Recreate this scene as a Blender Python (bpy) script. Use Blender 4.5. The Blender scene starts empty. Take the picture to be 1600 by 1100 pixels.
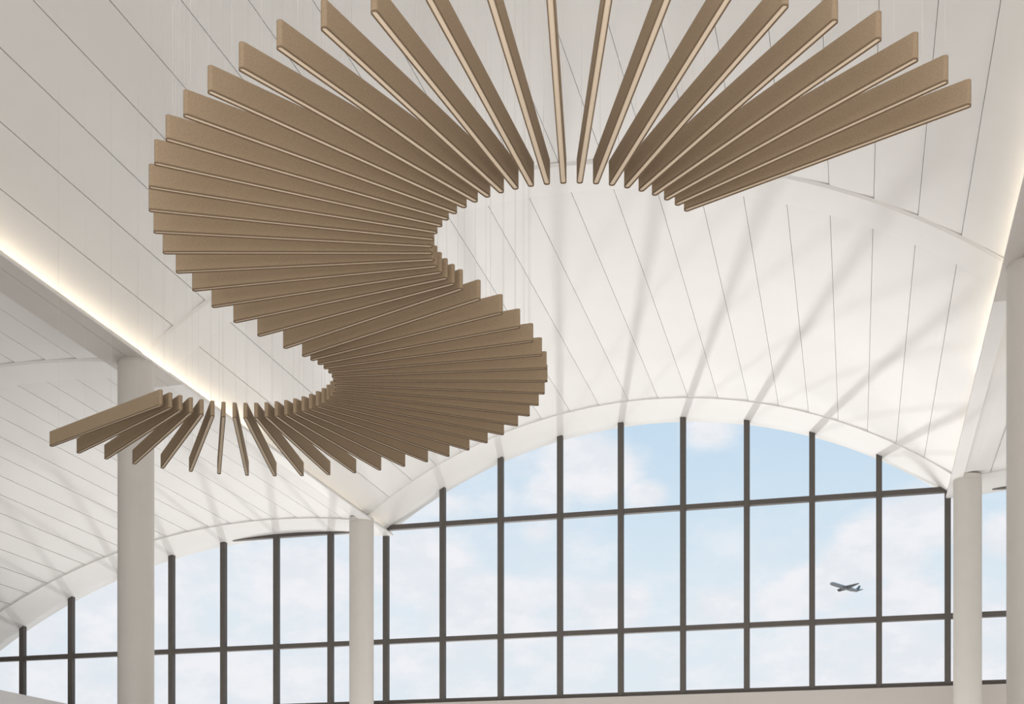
import bpy, bmesh, math, random
from mathutils import Vector, Matrix

# ------------------------------------------------------------------ camera
PI = math.pi
EYE = 1.6
YAW = math.radians(14.6)          # the camera looks left of the vault's axis (+Y)
FPX, HOR = 2062.0, 1355.0         # focal length and horizon row, image 1600 x 1100
scene = bpy.context.scene
C = scene.collection
cd = bpy.data.cameras.new('camera')
cam = bpy.data.objects.new('camera', cd)
C.objects.link(cam)
cam.location = (0, 0, EYE)
cam.rotation_euler = (PI/2, 0, YAW)
cd.sensor_fit = 'HORIZONTAL'
cd.sensor_width = 36.0
cd.lens = 36.0*FPX/1600
cd.shift_y = (HOR-550)/1600
cd.clip_end = 5000
cd.clip_start = 0.1
scene.camera = cam

# ------------------------------------------------------------------ world
W = bpy.data.worlds.new('world'); scene.world = W; W.use_nodes = True
SKY_STRENGTH = 1.0


def build_world():
    nt = W.node_tree; nt.nodes.clear(); N = nt.nodes; L = nt.links
    def nd(t, **k):
        n = N.new(t)
        for a, b in k.items(): setattr(n, a, b)
        return n
    def math_(op, a, b=None, clamp=False):
        n = nd('ShaderNodeMath', operation=op, use_clamp=clamp)
        for i, v in enumerate((a, b)):
            if v is None: continue
            if isinstance(v, (int, float)): n.inputs[i].default_value = v
            else: L.new(v, n.inputs[i])
        return n.outputs[0]
    def smooth(v, a, b, lo=0.0, hi=1.0):
        n = nd('ShaderNodeMapRange', interpolation_type='SMOOTHSTEP')
        L.new(v, n.inputs['Value'])
        n.inputs['From Min'].default_value = a; n.inputs['From Max'].default_value = b
        n.inputs['To Min'].default_value = lo; n.inputs['To Max'].default_value = hi
        return n.outputs[0]
    tc = nd('ShaderNodeTexCoord')
    nrm = nd('ShaderNodeVectorMath', operation='NORMALIZE'); L.new(tc.outputs['Generated'], nrm.inputs[0])
    sep = nd('ShaderNodeSeparateXYZ'); L.new(nrm.outputs[0], sep.inputs[0])
    z = sep.outputs['Z']
    def noise(scale, detail, rough, off):
        m = nd('ShaderNodeMapping'); L.new(nrm.outputs[0], m.inputs['Vector'])
        m.inputs['Scale'].default_value = (1, 1, 1.9); m.inputs['Location'].default_value = off
        n = nd('ShaderNodeTexNoise'); L.new(m.outputs[0], n.inputs['Vector'])
        n.inputs['Scale'].default_value = scale; n.inputs['Detail'].default_value = detail
        n.inputs['Roughness'].default_value = rough
        return n.outputs['Fac']
    n1 = noise(7.0, 7, 0.55, (3.1, 0.4, 1.2))
    n2 = noise(22.0, 5, 0.6, (0.3, 7.4, 2.2))
    edge = math_('MULTIPLY', math_('SUBTRACT', n2, 0.5), 0.55)
    edge = math_('ADD', edge, math_('MULTIPLY', math_('SUBTRACT', n1, 0.5), 1.1))
    # cloud banks: (azimuth px, elevation px as tangents of direction), radius in radians, weight
    def direction(px, py):
        X = (px-800)/FPX; Z = (HOR-py)/FPX
        c, s = math.cos(YAW), math.sin(YAW)
        v = Vector((X*c - s, X*s + c, Z)); v.normalize(); return v
    banks = [((925, 725), .042, 1.0), ((1010, 775), .020, .9), ((860, 770), .03, .6), ((1105, 672), .024, .8), ((1440, 815), .036, 1.1),
             ((1360, 835), .026, .9), ((1330, 885), .030, 1.0), ((1280, 920), .032, 1.0), ((1230, 945), .032, .9),
             ((1420, 935), .030, .8), ((1120, 955), .040, .8), ((960, 950), .040, .8), ((840, 830), .022, .5),
             ((650, 880), .060, .9), ((740, 960), .060, .9), ((470, 900), .055, .9), ((380, 950), .030, .6),
             ((60, 985), .030, .9), ((150, 990), .026, .8), ((1580, 840), .028, 1.0), ((700, 790), .03, .6),
             ((1400, 870), .03, .8)]
    acc = None
    for (p, rad, w) in banks:
        d = direction(*p)
        s_ = nd('ShaderNodeVectorMath', operation='SUBTRACT'); L.new(nrm.outputs[0], s_.inputs[0]); s_.inputs[1].default_value = d
        m_ = nd('ShaderNodeVectorMath', operation='MULTIPLY'); L.new(s_.outputs[0], m_.inputs[0]); m_.inputs[1].default_value = (1, 1, 1.5)
        l_ = nd('ShaderNodeVectorMath', operation='LENGTH'); L.new(m_.outputs[0], l_.inputs[0])
        v = smooth(l_.outputs['Value'], rad*1.55, 0.0, 0.0, w)
        acc = v if acc is None else math_('MAXIMUM', acc, v)
    haze = smooth(z, 0.30, 0.12)             # thicker cloud towards the horizon
    wide = math_('MULTIPLY', smooth(sep.outputs['X'], 0.05, -0.5), 0.55)   # veil over the far left
    cov = math_('MAXIMUM', acc, math_('MULTIPLY', haze, 0.6))
    cov = math_('MAXIMUM', cov, wide)
    cov = math_('ADD', cov, edge)
    cl = smooth(cov, 0.12, 0.75)
    blue = nd('ShaderNodeMixRGB'); L.new(smooth(z, 0.16, 0.36), blue.inputs[0])
    blue.inputs[1].default_value = (0.735, 0.835, 0.905, 1)
    blue.inputs[2].default_value = (0.545, 0.715, 0.875, 1)
    white = nd('ShaderNodeMixRGB'); L.new(smooth(n2, 0.35, 0.65), white.inputs[0])
    white.inputs[1].default_value = (0.80, 0.835, 0.885, 1)
    white.inputs[2].default_value = (0.895, 0.90, 0.935, 1)
    mix = nd('ShaderNodeMixRGB'); L.new(cl, mix.inputs[0]); L.new(blue.outputs[0], mix.inputs[1]); L.new(white.outputs[0], mix.inputs[2])
    # below the horizon: pale sunlit apron
    gnd = nd('ShaderNodeMixRGB'); L.new(smooth(z, -0.03, 0.02), gnd.inputs[0])
    gnd.inputs[1].default_value = (0.62, 0.60, 0.57, 1); L.new(mix.outputs[0], gnd.inputs[2])
    bg = nd('ShaderNodeBackground'); bg.inputs[1].default_value = SKY_STRENGTH
    L.new(gnd.outputs[0], bg.inputs[0])
    o = nd('ShaderNodeOutputWorld'); L.new(bg.outputs[0], o.inputs[0])


build_world()

def area(name, loc, size, energy, color, rot=(PI, 0, 0)):
    a = bpy.data.lights.new(name, 'AREA'); a.shape = 'RECTANGLE'; a.size, a.size_y = size
    a.energy = energy; a.color = color
    o = bpy.data.objects.new(name, a); C.objects.link(o); o.location = loc; o.rotation_euler = rot
    return o


# sunlight thrown up from the long bright patch of apron outside, through the glass wall
for _a, _pw in ((13.0, 46000), (26.0, 21000)):
    _az, _el, _dist = math.radians(_a), math.radians(20.5), 150.0
    _d = Vector((math.sin(_az)*math.cos(_el), -math.cos(_az)*math.cos(_el), math.sin(_el)))
    area('apron_glare', Vector((-5, 30, 9))-_d*_dist, (3.4, 45), _pw, (1.0, 0.985, 0.965), _d.to_track_quat('-Z', 'Y').to_euler())
# added fill panel low over the floor, brightens the vaults; no fixture there
area('vault_fill', (2, 2, 0.3), (18, 14), 980, (1.0, 0.93, 0.895))
# added unseen panel behind the camera, brightens near columns and baffle fronts
area('rear_fill', (-3, -9.8, 5.0), (30, 8), 1150, (1.0, 0.975, 0.95), (PI/2, 0, 0))
area('vault_fill', (-5, 28.6, 0.3), (33, 5), 1230, (1.0, 0.985, 0.965))  # second added fill panel, lifts the vaults next to the glass wall

scene.view_settings.view_transform = 'Standard'
scene.view_settings.look = 'None'
scene.view_settings.gamma = 1.0
scene.view_settings.use_curve_mapping = False
scene.view_settings.exposure = 0.0

# ------------------------------------------------------------------ materials


def mat(name, col, rough=0.6, metal=0.0, noise=None, emit=None, strength=0.0, bump=None):
    m = bpy.data.materials.new(name); m.use_nodes = True
    nt = m.node_tree; b = nt.nodes['Principled BSDF']
    b.inputs['Base Color'].default_value = (*col, 1)
    b.inputs['Roughness'].default_value = rough
    b.inputs['Metallic'].default_value = metal
    if noise:
        sc, amt, det = noise
        tc = nt.nodes.new('ShaderNodeTexCoord')
        n = nt.nodes.new('ShaderNodeTexNoise'); n.inputs['Scale'].default_value = sc; n.inputs['Detail'].default_value = det
        nt.links.new(tc.outputs['Object'], n.inputs['Vector'])
        mr = nt.nodes.new('ShaderNodeMapRange')
        mr.inputs['From Min'].default_value = .25; mr.inputs['From Max'].default_value = .75
        mr.inputs['To Min'].default_value = 1-amt; mr.inputs['To Max'].default_value = 1+amt
        nt.links.new(n.outputs['Fac'], mr.inputs['Value'])
        mx = nt.nodes.new('ShaderNodeVectorMath'); mx.operation = 'SCALE'
        mx.inputs[0].default_value = col; nt.links.new(mr.outputs[0], mx.inputs['Scale'])
        nt.links.new(mx.outputs[0], b.inputs['Base Color'])
        if bump:
            bp = nt.nodes.new('ShaderNodeBump'); bp.inputs['Strength'].default_value = bump
            bp.inputs['Distance'].default_value = .002
            nt.links.new(n.outputs['Fac'], bp.inputs['Height']); nt.links.new(bp.outputs[0], b.inputs['Normal'])
    if emit:
        b.inputs['Emission Color'].default_value = (*emit, 1); b.inputs['Emission Strength'].default_value = strength
    return m


M_CEIL = mat('white_panel', (0.80, 0.79, 0.775), 0.55, noise=(1.2, .012, 3))
M_BAND = mat('white_band', (0.82, 0.81, 0.795), 0.55, noise=(1.5, .01, 3))
M_COL = mat('column_render', (0.67, 0.64, 0.60), 0.55, noise=(3, .02, 4))
M_BEAM = mat('beam_render', (0.62, 0.59, 0.56), 0.6, noise=(2, .015, 4))
M_WALL = mat('wall_render', (0.54, 0.505, 0.475), 0.7, noise=(2, .015, 4))
M_FLOOR = mat('floor_stone', (0.66, 0.63, 0.59), 0.45, noise=(4, .05, 5))
M_FRAME = mat('bronze_metal', (0.105, 0.092, 0.082), 0.6, 0.0, noise=(8, .05, 2))
M_FELT = mat('tan_felt', (0.345, 0.258, 0.168), 0.95, noise=(75, .13, 6), bump=.25)
M_EDGE = mat('brown_edging', (0.185, 0.128, 0.078), 0.9, noise=(120, .08, 2))
M_STRIP = mat('cream_felt', (0.76, 0.645, 0.50), 0.9, noise=(200, .06, 3))
M_CABLE = mat('steel_cable', (0.72, 0.70, 0.69), 0.5, 0.0, noise=(50, .03, 1))
M_LED_LOW = mat('warm_led_dim', (1, .9, .75), 0.5, emit=(1.0, 0.88, 0.72), strength=4)
M_GREY = mat('grey_partition', (0.53, 0.52, 0.515), 0.7, noise=(2, .015, 4))
M_LED = mat('warm_led', (1, .9, .75), 0.5, emit=(1.0, 0.86, 0.66), strength=12)
M_PLANE = mat('plane_grey', (0.30, 0.31, 0.33), 0.5, noise=(.2, .05, 2))
M_PLANE_D = mat('plane_dark', (0.12, 0.13, 0.145), 0.5, noise=(.2, .05, 2))
M_FIN = mat('plane_fin_blue', (0.10, 0.17, 0.22), 0.5, noise=(.2, .05, 2))


def glass_mat():
    m = bpy.data.materials.new('window_glass'); m.use_nodes = True
    nt = m.node_tree; nt.nodes.clear()
    t = nt.nodes.new('ShaderNodeBsdfTransparent'); t.inputs[0].default_value = (0.985, 0.99, 0.992, 1)
    g = nt.nodes.new('ShaderNodeBsdfGlossy'); g.inputs['Roughness'].default_value = 0.02
    fr = nt.nodes.new('ShaderNodeFresnel'); fr.inputs[0].default_value = 1.25
    mx = nt.nodes.new('ShaderNodeMixShader')
    nt.links.new(fr.outputs[0], mx.inputs[0]); nt.links.new(t.outputs[0], mx.inputs[1]); nt.links.new(g.outputs[0], mx.inputs[2])
    o = nt.nodes.new('ShaderNodeOutputMaterial'); nt.links.new(mx.outputs[0], o.inputs[0])
    return m


M_GLASS = glass_mat()

# ------------------------------------------------------------------ helpers


def obj(name, bm, m, parent=None, smooth=False):
    me = bpy.data.meshes.new(name)
    bmesh.ops.recalc_face_normals(bm, faces=bm.faces)
    bm.to_mesh(me); bm.free(); me.materials.append(m)
    if smooth:
        for p in me.polygons: p.use_smooth = True
    o = bpy.data.objects.new(name, me); C.objects.link(o)
    if parent is not None: o.parent = parent
    return o


def tag(o, label=None, cat=None, group=None, kind=None):
    if label: o['label'] = label
    if cat: o['category'] = cat
    if group: o['group'] = group
    if kind: o['kind'] = kind
    return o


def empty(name, loc=(0, 0, 0), rz=0.0):
    o = bpy.data.objects.new(name, None); C.objects.link(o)
    o.location = loc; o.rotation_euler = (0, 0, rz); o.empty_display_size = .3
    return o


def box(bm, x0, x1, y0, y1, z0, z1):
    v = [bm.verts.new((x, y, z)) for z in (z0, z1) for x, y in ((x0, y0), (x1, y0), (x1, y1), (x0, y1))]
    for f in ((0, 1, 2, 3), (7, 6, 5, 4), (0, 4, 5, 1), (1, 5, 6, 2), (2, 6, 7, 3), (3, 7, 4, 0)):
        bm.faces.new([v[i] for i in f])


def slab(bm, bottom, top, y0, y1):
    """prism along y between two equally long (x, z) polylines"""
    n = len(bottom)
    V = {}
    for j, y in enumerate((y0, y1)):
        for k, pl in enumerate((bottom, top)):
            for i, (x, z) in enumerate(pl): V[j, k, i] = bm.verts.new((x, y, z))
    for i in range(n-1):
        for k in (0, 1): bm.faces.new((V[0, k, i], V[0, k, i+1], V[1, k, i+1], V[1, k, i]))
        for j in (0, 1): bm.faces.new((V[j, 0, i], V[j, 0, i+1], V[j, 1, i+1], V[j, 1, i]))
    for i in (0, n-1): bm.faces.new((V[0, 0, i], V[0, 1, i], V[1, 1, i], V[1, 0, i]))


def outline(bm, pts, z0, z1):
    """closed polygon extruded upwards"""
    a = [bm.verts.new((x, y, z0)) for x, y in pts]; b = [bm.verts.new((x, y, z1)) for x, y in pts]
    bm.faces.new(a); bm.faces.new(b)
    n = len(pts)
    for i in range(n): bm.faces.new((a[i], a[(i+1) % n], b[(i+1) % n], b[i]))


def rounded(L, t, r, seg=5):
    pts = []
    for cx, cy, a0 in ((L/2-r, t/2-r, 0), (-L/2+r, t/2-r, PI/2), (-L/2+r, -t/2+r, PI), (L/2-r, -t/2+r, 1.5*PI)):
        for k in range(seg+1):
            a = a0 + PI/2*k/seg
            pts.append((cx+r*math.cos(a), cy+r*math.sin(a)))
    return pts


# ------------------------------------------------------------------ hall dimensions (metres, heights from the floor)
CU, CZ, CR = -4.928, -0.663+EYE, 11.865        # circle of the central vault
LU, LZ, LR = -14.585, -8.192+EYE, 17.168       # circle of the left bay's vault
MIR = -9.70                                    # the right bay mirrors the left one: u -> MIR - u
V_FAC = 32.73
V_NEAR0, V_NEAR1, V_FTRIM = 20.55, 21.38, 31.35
Z_SOF = 8.70+EYE
U_LIP, U_SOF = -11.757, -12.50
THICK = 0.16


def vault_profile(cu, cz, r, s0, s1, step, first, panels=True, drop=0.0, extra=None, joint=.007):
    """bottom and top polylines; flat panels separated by open joints"""
    P = lambda s, rr: (cu+rr*math.sin(s/r), cz+rr*math.cos(s/r))
    r0 = r-drop; bot, top = [], []
    def add(s, rr): bot.append(P(s, rr)); top.append(P(s, r+THICK))
    if panels:
        k0 = math.ceil((s0-first)/step-1e-6); seams = []
        k = k0
        while first+k*step < s1-0.05:
            if first+k*step > s0+0.05: seams.append(first+k*step)
            k += 1
        edges = [s0]+seams+[s1]; g = joint
        for i in range(len(edges)-1):
            a, b = edges[i], edges[i+1]
            if i > 0: add(a+g, r0+0.045); add(a+g+1e-4, r0)
            else: add(a, r0)
            if i < len(edges)-2: add(b-g-1e-4, r0+0.012); add(b-g, r0+0.045)
            else: add(b, r0)
    else:
        n = 48
        for i in range(n+1): add(s0+(s1-s0)*i/n, r0)
    if extra:
        for (x, z) in extra:
            bot.append((x, z)); top.append((x, z+THICK))
    return bot, top


def half_s(r, cu, u): return r*math.asin((u-cu)/r)


S_MAIN = half_s(CR, CU, CU+7.15)
S_L0, S_L1 = half_s(LR, LU, -27.4), half_s(LR, LU, U_SOF)
FLUSH = [(-12.25, 8.815+EYE), (U_LIP-.22, 8.765+EYE)]
mir = lambda pl: [(MIR-x, z) for x, z in reversed(pl)]


def ceiling_piece(name, prof, y0, y1, m, mirrored=False):
    b, t = prof
    if mirrored: b, t = mir(b), mir(t)
    bm = bmesh.new(); slab(bm, b, t, y0, y1)
    return tag(obj(name, bm, m), kind='structure')


Y_BACK = -10.0
pm = vault_profile(CU, CZ, CR, -S_MAIN, S_MAIN, .7157, .3578)
pl = vault_profile(LU, LZ, LR, S_L0, S_L1, .6215, 1.344, joint=.019)
pl_far = vault_profile(LU, LZ, LR, S_L0, S_L1, .6215, 1.344, extra=FLUSH, joint=.019)
ceiling_piece('ceiling', pm, Y_BACK, V_NEAR0, M_CEIL)
ceiling_piece('ceiling', pm, V_NEAR1, V_FTRIM, M_CEIL)
for mr in (False, True):
    ceiling_piece('ceiling', pl, Y_BACK, V_NEAR0, M_CEIL, mr)
    ceiling_piece('ceiling', pl_far, V_NEAR1, V_FTRIM, M_CEIL, mr)
# smooth cross bands: one over the near columns, one along the glass wall
n_trim = 1
for y0, y1, dr, far in ((V_NEAR0, V_NEAR1, .028, False), (V_FTRIM, V_FAC+.35, .024, True)):
    ceiling_piece('trim_%d' % n_trim, vault_profile(CU, CZ, CR, -S_MAIN, S_MAIN, 1, 0, False, dr), y0, y1, M_BAND); n_trim += 1
    pb = vault_profile(LU, LZ, LR, S_L0, S_L1, 1, 0, False, dr, extra=FLUSH if far else None)
    for mr in (False, True):
        ceiling_piece('trim_%d' % n_trim, pb, y0, y1, M_BAND, mr); n_trim += 1

# sloping lips where the smooth band over the near columns starts


def lip_piece(prof_a, prof_b, mirrored):
    global n_trim
    a, b = prof_a[0], prof_b[0]
    if mirrored: a, b = mir(a), mir(b)
    bm = bmesh.new()
    A = [bm.verts.new((x, V_NEAR0-.07, z)) for x, z in a]; B = [bm.verts.new((x, V_NEAR0, z)) for x, z in b]
    T = [bm.verts.new((x, V_NEAR0, z+.05)) for x, z in a]
    for i in range(len(A)-1):
        bm.faces.new((A[i], A[i+1], B[i+1], B[i])); bm.faces.new((B[i], B[i+1], T[i+1], T[i])); bm.faces.new((T[i], T[i+1], A[i+1], A[i]))
    bm.faces.new((A[0], B[0], T[0])); bm.faces.new((A[-1], B[-1], T[-1]))
    tag(obj('trim_%d' % n_trim, bm, M_BAND), kind='structure'); n_trim += 1


lip_piece(vault_profile(CU, CZ, CR, -S_MAIN, S_MAIN, 1, 0, False, .0), vault_profile(CU, CZ, CR, -S_MAIN, S_MAIN, 1, 0, False, .028), False)
for mr in (False, True):
    lip_piece(vault_profile(LU, LZ, LR, S_L0, S_L1, 1, 0, False, .0), vault_profile(LU, LZ, LR, S_L0, S_L1, 1, 0, False, .028), mr)

# beams over the columns and the lit edge of the central vault
for side in (0, 1):
    f = (lambda x: x) if side == 0 else (lambda x: MIR-x)
    sname = ('left', 'right')[side]
    bm = bmesh.new()
    x0, x1 = sorted((f(U_SOF), f(U_LIP-.25)))
    box(bm, x0, x1, Y_BACK, V_NEAR1+.12, Z_SOF-.012, Z_SOF+.40)
    x0, x1 = sorted((f(U_LIP-.24), f(U_LIP+.003)))
    box(bm, x0, x1, Y_BACK, V_NEAR1+.12, Z_SOF-.012, Z_SOF+.003)
    o = obj('ceiling_beam', bm, M_BEAM)
    tag(o, 'flat greige beam above the %s near column, along the %s edge of the central vault' % (sname, sname), 'beam')
    bm = bmesh.new()
    lip = [(U_LIP-.26, Z_SOF+.0005), (U_LIP, Z_SOF+.0005), (U_LIP, Z_SOF+.05), (U_LIP-.012, Z_SOF+.05), (U_LIP-.012, Z_SOF+.016), (U_LIP-.26, Z_SOF+.016)]
    lip = [(f(x), z) for x, z in lip]
    vs = [[bm.verts.new((x, y, z)) for x, z in lip] for y in (Y_BACK, V_FAC)]
    n = len(lip)
    for i in range(n): bm.faces.new((vs[0][i], vs[0][(i+1) % n], vs[1][(i+1) % n], vs[1][i]))
    bm.faces.new(vs[0]); bm.faces.new(vs[1])
    root = empty('cove_light', (f(U_LIP), 11, Z_SOF))
    pr = obj('housing', bm, M_BAND, root); pr.matrix_parent_inverse = Matrix.Translation(-root.location)
    bm = bmesh.new(); x0, x1 = sorted((f(U_LIP-.125), f(U_LIP-.095)))
    box(bm, x0, x1, Y_BACK, 25.0, Z_SOF+.016, Z_SOF+.026)
    st = obj('light_strip', bm, M_LED, root); st.matrix_parent_inverse = Matrix.Translation(-root.location)
    bm = bmesh.new(); box(bm, x0, x1, 25.0, V_FAC-.3, Z_SOF+.016, Z_SOF+.026)
    st = obj('light_strip', bm, M_LED_LOW, root); st.matrix_parent_inverse = Matrix.Translation(-root.location); st['label'] = 'dimmer end of the light strip by the windows'
    tag(root, 'warm glowing cove light along the %s edge of the central vault' % sname, 'cove light')

# ------------------------------------------------------------------ walls and floor
bm = bmesh.new(); box(bm, -27.6, 17.7, Y_BACK, V_FAC+.3, -.2, 0); tag(obj('floor', bm, M_FLOOR), kind='structure')
Z_SILL = 4.32+EYE
bm = bmesh.new(); box(bm, -27.6, 17.7, V_FAC-.10, V_FAC+.25, 0, Z_SILL-.05); tag(obj('wall_front', bm, M_WALL), kind='structure')
bm = bmesh.new(); box(bm, -27.6, -27.3, Y_BACK, V_FAC-.1, 0, 5.4); tag(obj('wall_left', bm, M_CEIL), kind='structure')
bm = bmesh.new(); box(bm, 17.4, 17.7, Y_BACK, V_FAC-.1, 0, 5.4); tag(obj('wall_right', bm, M_CEIL), kind='structure')
bm = bmesh.new(); box(bm, -20.42, -20.17, 4, V_FAC-.12, 0, Z_SILL)
tag(obj('partition_wall', bm, M_GREY), 'grey partition wall top in the bottom left corner, in front of the windows', 'partition')

# ------------------------------------------------------------------ glass wall
PITCH = 1.5624; U0 = -11.96


def arch_z(u, margin=0.0):
    if u < U_LIP:
        if u > U_SOF: return 8.80+EYE
        return LZ+math.sqrt(max(LR**2-(u-LU)**2, 0))
    if u > MIR-U_LIP: return arch_z(MIR-u)
    return CZ+math.sqrt(CR**2-(u-CU)**2)


def window(name, i0, i1, ulo, uhi, top_range):
    w = empty(name, ((ulo+uhi)/2, V_FAC, Z_SILL)); tag(w, kind='structure')
    inv = Matrix.Translation(-w.location)
    def part(n, bm, m):
        o = obj(n, bm, m, w); o.matrix_parent_inverse = inv; return o
    for i in range(i0, i1+1):
        u = U0+PITCH*i
        bm = bmesh.new(); box(bm, u-.068, u+.068, V_FAC-.04, V_FAC+.13, Z_SILL-.04, arch_z(u)+.06)
        bmesh.ops.bevel(bm, geom=bm.edges[:], offset=.006, segments=1, affect='EDGES')
        part('mullion', bm, M_FRAME)
    for z, lo, hi in ((8.92+EYE, *top_range), (5.927+EYE, ulo, uhi), (Z_SILL+.0, ulo, uhi)):
        bm = bmesh.new(); box(bm, lo, hi, V_FAC-.03, V_FAC+.12, z-.062, z+.062)
        bmesh.ops.bevel(bm, geom=bm.edges[:], offset=.005, segments=1, affect='EDGES')
        part('sill_frame' if z < Z_SILL+.1 else 'transom', bm, M_FRAME)
    bm = bmesh.new(); n = 40
    us = [ulo+(uhi-ulo)*k/n for k in range(n+1)]
    for y in (V_FAC+.045, V_FAC+.065):
        a = [bm.verts.new((u, y, Z_SILL)) for u in us]; b = [bm.verts.new((u, y, max(arch_z(u)+.05, Z_SILL+.05))) for u in us]
        for k in range(n): bm.faces.new((a[k], a[k+1], b[k+1], b[k]))
        break
    part('glass', bm, M_GLASS)
    return w


window('window_1', -9, -1, -26.1, -12.02, (-16.9, -12.02))
window('window_2', 0, 9, -12.02, 2.165, (-12.02, 2.165))
window('window_3', 10, 18, 2.165, 16.2, (2.165, 7.05))

# ------------------------------------------------------------------ columns


def column(x, y, label, top):
    c = empty('round_column', (x, y, 0))
    R = .307; seg = 64
    def lathe(prof):
        bm = bmesh.new(); rings = []
        for r, z in prof: rings.append([bm.verts.new((r*math.cos(2*PI*k/seg), r*math.sin(2*PI*k/seg), z)) for k in range(seg)])
        for a, b in zip(rings, rings[1:]):
            for k in range(seg): bm.faces.new((a[k], a[(k+1) % seg], b[(k+1) % seg], b[k]))
        bm.faces.new(rings[0]); bm.faces.new(rings[-1]); return bm
    s = obj('shaft', lathe([(R, .12), (R, Z_SOF-.05), (R-.006, Z_SOF-.045), (R-.006, Z_SOF-.03)]), M_COL, c, True)
    s.data.set_sharp_from_angle(angle=.5)
    p = obj('capital', lathe([(R, Z_SOF-.03), (R, Z_SOF+top)]), M_COL, c, True); p.data.set_sharp_from_angle(angle=.5)
    q = obj('base_ring', lathe([(R+.03, 0), (R+.03, .10), (R+.015, .12), (R-.01, .12)]), M_FRAME, c, True); q.data.set_sharp_from_angle(angle=.5)
    return tag(c, label, 'column', 'round columns under the vault edges')


column(-12.03, 20.42, 'greige round column nearest on the left, behind the lower fan of baffles', .002)
column(-12.05, 31.22, 'slender greige round column left of the big arched window, under the valley of the vaults', .075)
column(2.43, 31.27, 'greige round column just right of the big arched window', .075)
column(2.42, 20.32, 'greige round column cut off by the right edge of the photo', .002)

# ------------------------------------------------------------------ hanging baffles
Z_BAF = 5.458+EYE; BH, BT, BL, BR = .185, .050, 2.4, 1.207


def word(n):
    return ['', 'first', 'second', 'third', 'fourth', 'fifth', 'sixth', 'seventh', 'eighth', 'ninth', 'tenth'][n]


def baffle_label(i):
    A = 'tan felt baffle'
    if i == 0: return A+' at the right-hand tip of the upper fan'
    if i <= 6: return A+', %s in from the right-hand tip of the upper fan' % word(i)
    if i == 8: return A+' almost straight up, leaning just right of vertical, top of the upper fan'
    if i == 9: return A+' almost straight up, leaning just left of vertical, top of the upper fan'
    if i == 7: return A+' right of the two near-vertical ones, top of the upper fan'
    if i in (10, 11): return A+', %s left of the near-vertical pair at the top, end outside the photo' % word(i-9)
    if i == 12: return A+', topmost one with its left end inside the photo'
    if i == 21: return A+' reaching farthest left in the upper fan'
    if 13 <= i <= 20: return A+', %s above the one reaching farthest left in the upper fan' % word(21-i)
    if 22 <= i <= 28: return A+', %s below the one reaching farthest left in the upper fan' % word(i-21)
    if i == 29: return A+', lowest of the upper fan, where the S changes direction'
    if i == 30: return A+', topmost of the lower fan, where the S changes direction'
    if i == 36: return A+' reaching farthest right in the lower fan'
    if 31 <= i <= 35: return A+', %s above the one reaching farthest right in the lower fan' % word(36-i)
    if 37 <= i <= 44: return A+', %s below the one reaching farthest right in the lower fan' % word(i-36)
    if i == 53: return A+' hanging nearly edge-on and vertical in the lower fan'
    if 45 <= i <= 52: return A+', %s right of the edge-on vertical one in the lower fan' % word(53-i)
    if i == 59: return A+' at the lower left tip of the S'
    return A+', %s right of the baffle at the lower left tip of the S' % word(59-i)


def make_baffle():
    root = empty('acoustic_baffle')
    bm = bmesh.new(); outline(bm, rounded(BL, BT, .0235, 6), .011, BH)
    body = obj('felt_body', bm, M_FELT, root)
    # thin rim around a recess that holds the cream strip
    bm = bmesh.new(); W_ = .0068
    po, pi_ = rounded(BL, BT, .0235, 6), rounded(BL-2*W_, BT-2*W_, .0235-W_, 6)
    R4 = [[bm.verts.new((x, y, z)) for x, y in p] for p, z in ((po, .011), (po, 0), (pi_, 0), (pi_, .011))]
    n = len(po)
    for a, b in zip(R4, R4[1:]):
        for i in range(n): bm.faces.new((a[i], a[(i+1) % n], b[(i+1) % n], b[i]))
    ed = obj('edging', bm, M_EDGE, root)
    bm = bmesh.new(); outline(bm, rounded(BL-.014, BT-.014, .016, 6), .0085, .0112)
    st = obj('light_strip', bm, M_STRIP, root)
    st.name = 'underside_strip'
    bm = bmesh.new()
    bmesh.ops.create_cone(bm, cap_ends=True, segments=6, radius1=.0014, radius2=.0014, depth=1.0)
    bmesh.ops.translate(bm, verts=bm.verts, vec=(0, 0, .5))
    cab = obj('cable', bm, M_CABLE, root)
    return root, [body, ed, st], cab


proto, proto_parts, proto_cable = make_baffle()
proto_parts[2]['label'] = 'cream strip along the underside'
arcs = [(-2.4746, 11.4927, -.43326, -.106526, range(0, 30)), (-6.8417, 13.5393, -.38142, .106448, range(30, 60))]
for cu, cv, t0, dt, rng in arcs:
    for j, i in enumerate(rng):
        t = t0+dt*j; rm = BR+BL/2
        x, y = cu+rm*math.cos(t), cv+rm*math.sin(t)
        if i == 0: root, parts, first = proto, proto_parts, True
        else:
            root = proto.copy(); C.objects.link(root); first = False
            for p in proto_parts:
                c = p.copy(); C.objects.link(c); c.parent = root
        root.location = (x, y, Z_BAF); root.rotation_euler = (0, 0, t)
        tag(root, baffle_label(i), 'ceiling baffle', 'tan felt baffles hung in an S')
        for k, off in enumerate((-BL/2+.19, BL/2-.19)):
            if i == 0 and k == 0: c = proto_cable
            else: c = proto_cable.copy(); C.objects.link(c); c.parent = root
            cx, cy = x+off*math.cos(t), y+off*math.sin(t)
            c.location = (off, 0, BH-.004)
            c.scale = (1, 1, arch_z(cx)+.01-(Z_BAF+BH-.004))

# ------------------------------------------------------------------ airliner outside


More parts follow.
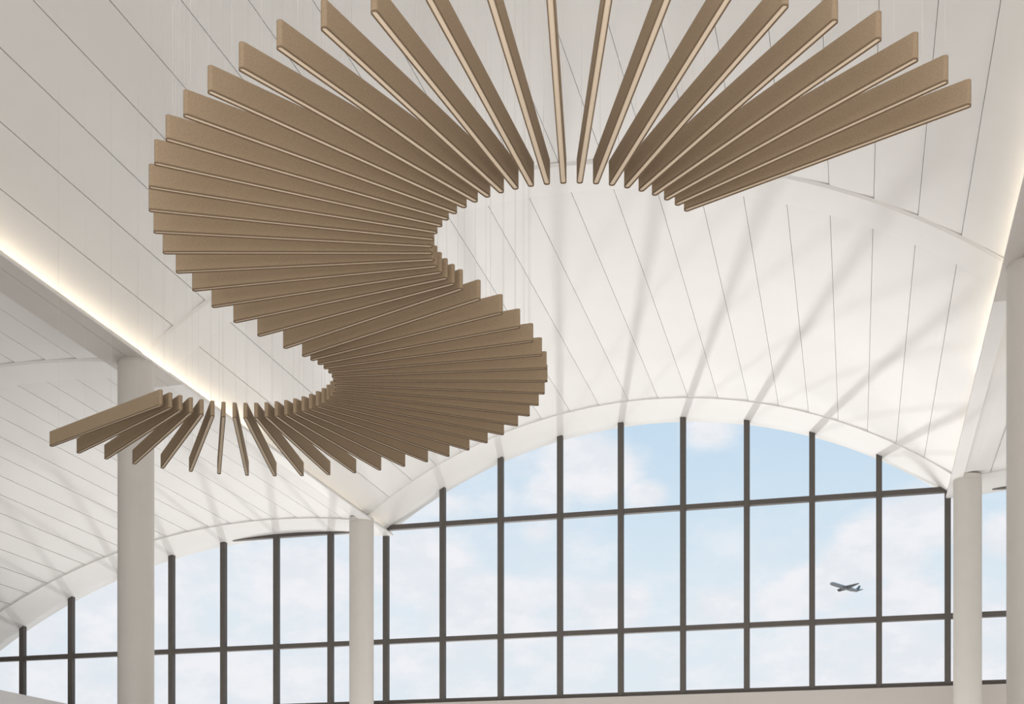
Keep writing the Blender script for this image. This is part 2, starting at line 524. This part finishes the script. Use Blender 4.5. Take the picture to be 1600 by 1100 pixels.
def airliner():
    k = 1200/FPX
    cY, sY = math.cos(YAW), math.sin(YAW)
    def cam2world(v): return Vector((v[0]*cY-v[1]*sY, v[0]*sY+v[1]*cY, v[2]))
    T = cam2world((51.05, 20.0, -9.75)).normalized()              # tailward
    Wl = cam2world((9.81, -24.5, 1.30)); Wl = (Wl-T*Wl.dot(T)).normalized()   # left wing
    up = (-T).cross(Wl).normalized()
    Yc = 1200.0
    pos = cam2world(((1320-800)/FPX*Yc, Yc, (HOR-918)/FPX*Yc))+Vector((0, 0, EYE))
    root = empty('airliner'); M = Matrix((-T, Wl, up)).transposed().to_4x4(); M.translation = pos
    root.matrix_world = M
    L = 55.5*k; r = L*.055
    bm = bmesh.new(); rings = []
    for s, q, dz in ((.5, .05, -.25), (.49, .35, -.2), (.465, .7, -.12), (.42, .93, -.03), (.36, 1, 0), (0, 1, 0), (-.2, 1, 0), (-.32, .82, .15), (-.42, .5, .42), (-.48, .24, .62), (-.5, .08, .7)):
        rings.append([bm.verts.new((s*L, r*q*math.cos(a), r*q*math.sin(a)+dz*r)) for a in [2*PI*k_/20 for k_ in range(20)]])
    for a, b in zip(rings, rings[1:]):
        for i in range(20): bm.faces.new((a[i], a[(i+1) % 20], b[(i+1) % 20], b[i]))
    bm.faces.new(rings[0]); bm.faces.new(rings[-1])
    obj('fuselage', bm, M_PLANE, root, True)
    def plate(pts, th, axis):
        """four outline points, thickness tapering towards the tip"""
        bm = bmesh.new(); A, B = [], []
        for i, p in enumerate(pts):
            h = th*(1 if i in (0, 3) else .35)
            d = Vector((0, 0, h)) if axis == 'z' else Vector((0, h, 0))
            A.append(bm.verts.new(Vector(p)+d)); B.append(bm.verts.new(Vector(p)-d))
        bm.faces.new(A); bm.faces.new(B)
        for i in range(4): bm.faces.new((A[i], A[(i+1) % 4], B[(i+1) % 4], B[i]))
        return bm
    for s in (1, -1):
        obj('wing', plate([(.13*L, s*r*.6, -.5*r), (-.10*L, s*.47*L, .035*L), (-.145*L, s*.47*L, .035*L), (-.09*L, s*r*.6, -.5*r)], .16*r, 'z'), M_PLANE_D, root)
        obj('tailplane', plate([(-.40*L, s*r*.3, .5*r), (-.475*L, s*.17*L, .7*r), (-.505*L, s*.17*L, .7*r), (-.48*L, s*r*.2, .5*r)], .09*r, 'z'), M_PLANE_D, root)
        bm = bmesh.new()
        rr = [(.12*L, .40*r), (.11*L, .50*r), (.05*L, .50*r), (.01*L, .30*r)]
        rg = [[bm.verts.new((x, s*.155*L+q*math.cos(2*PI*j/14), -1.05*r+q*math.sin(2*PI*j/14))) for j in range(14)] for x, q in rr]
        for a, b in zip(rg, rg[1:]):
            for j in range(14): bm.faces.new((a[j], a[(j+1) % 14], b[(j+1) % 14], b[j]))
        bm.faces.new(rg[0]); bm.faces.new(rg[-1])
        obj('engine', bm, M_PLANE_D, root, True)
    fin = obj('tail_fin', plate([(-.36*L, 0, .7*r), (-.465*L, 0, .155*L+.5*r), (-.52*L, 0, .155*L+.5*r), (-.475*L, 0, .7*r)], .12*r, 'y'), M_FIN, root)
    fin['label'] = 'blue tail fin'
    tag(root, 'small grey airliner climbing to the left, seen through the big arched window', 'airplane')


airliner()
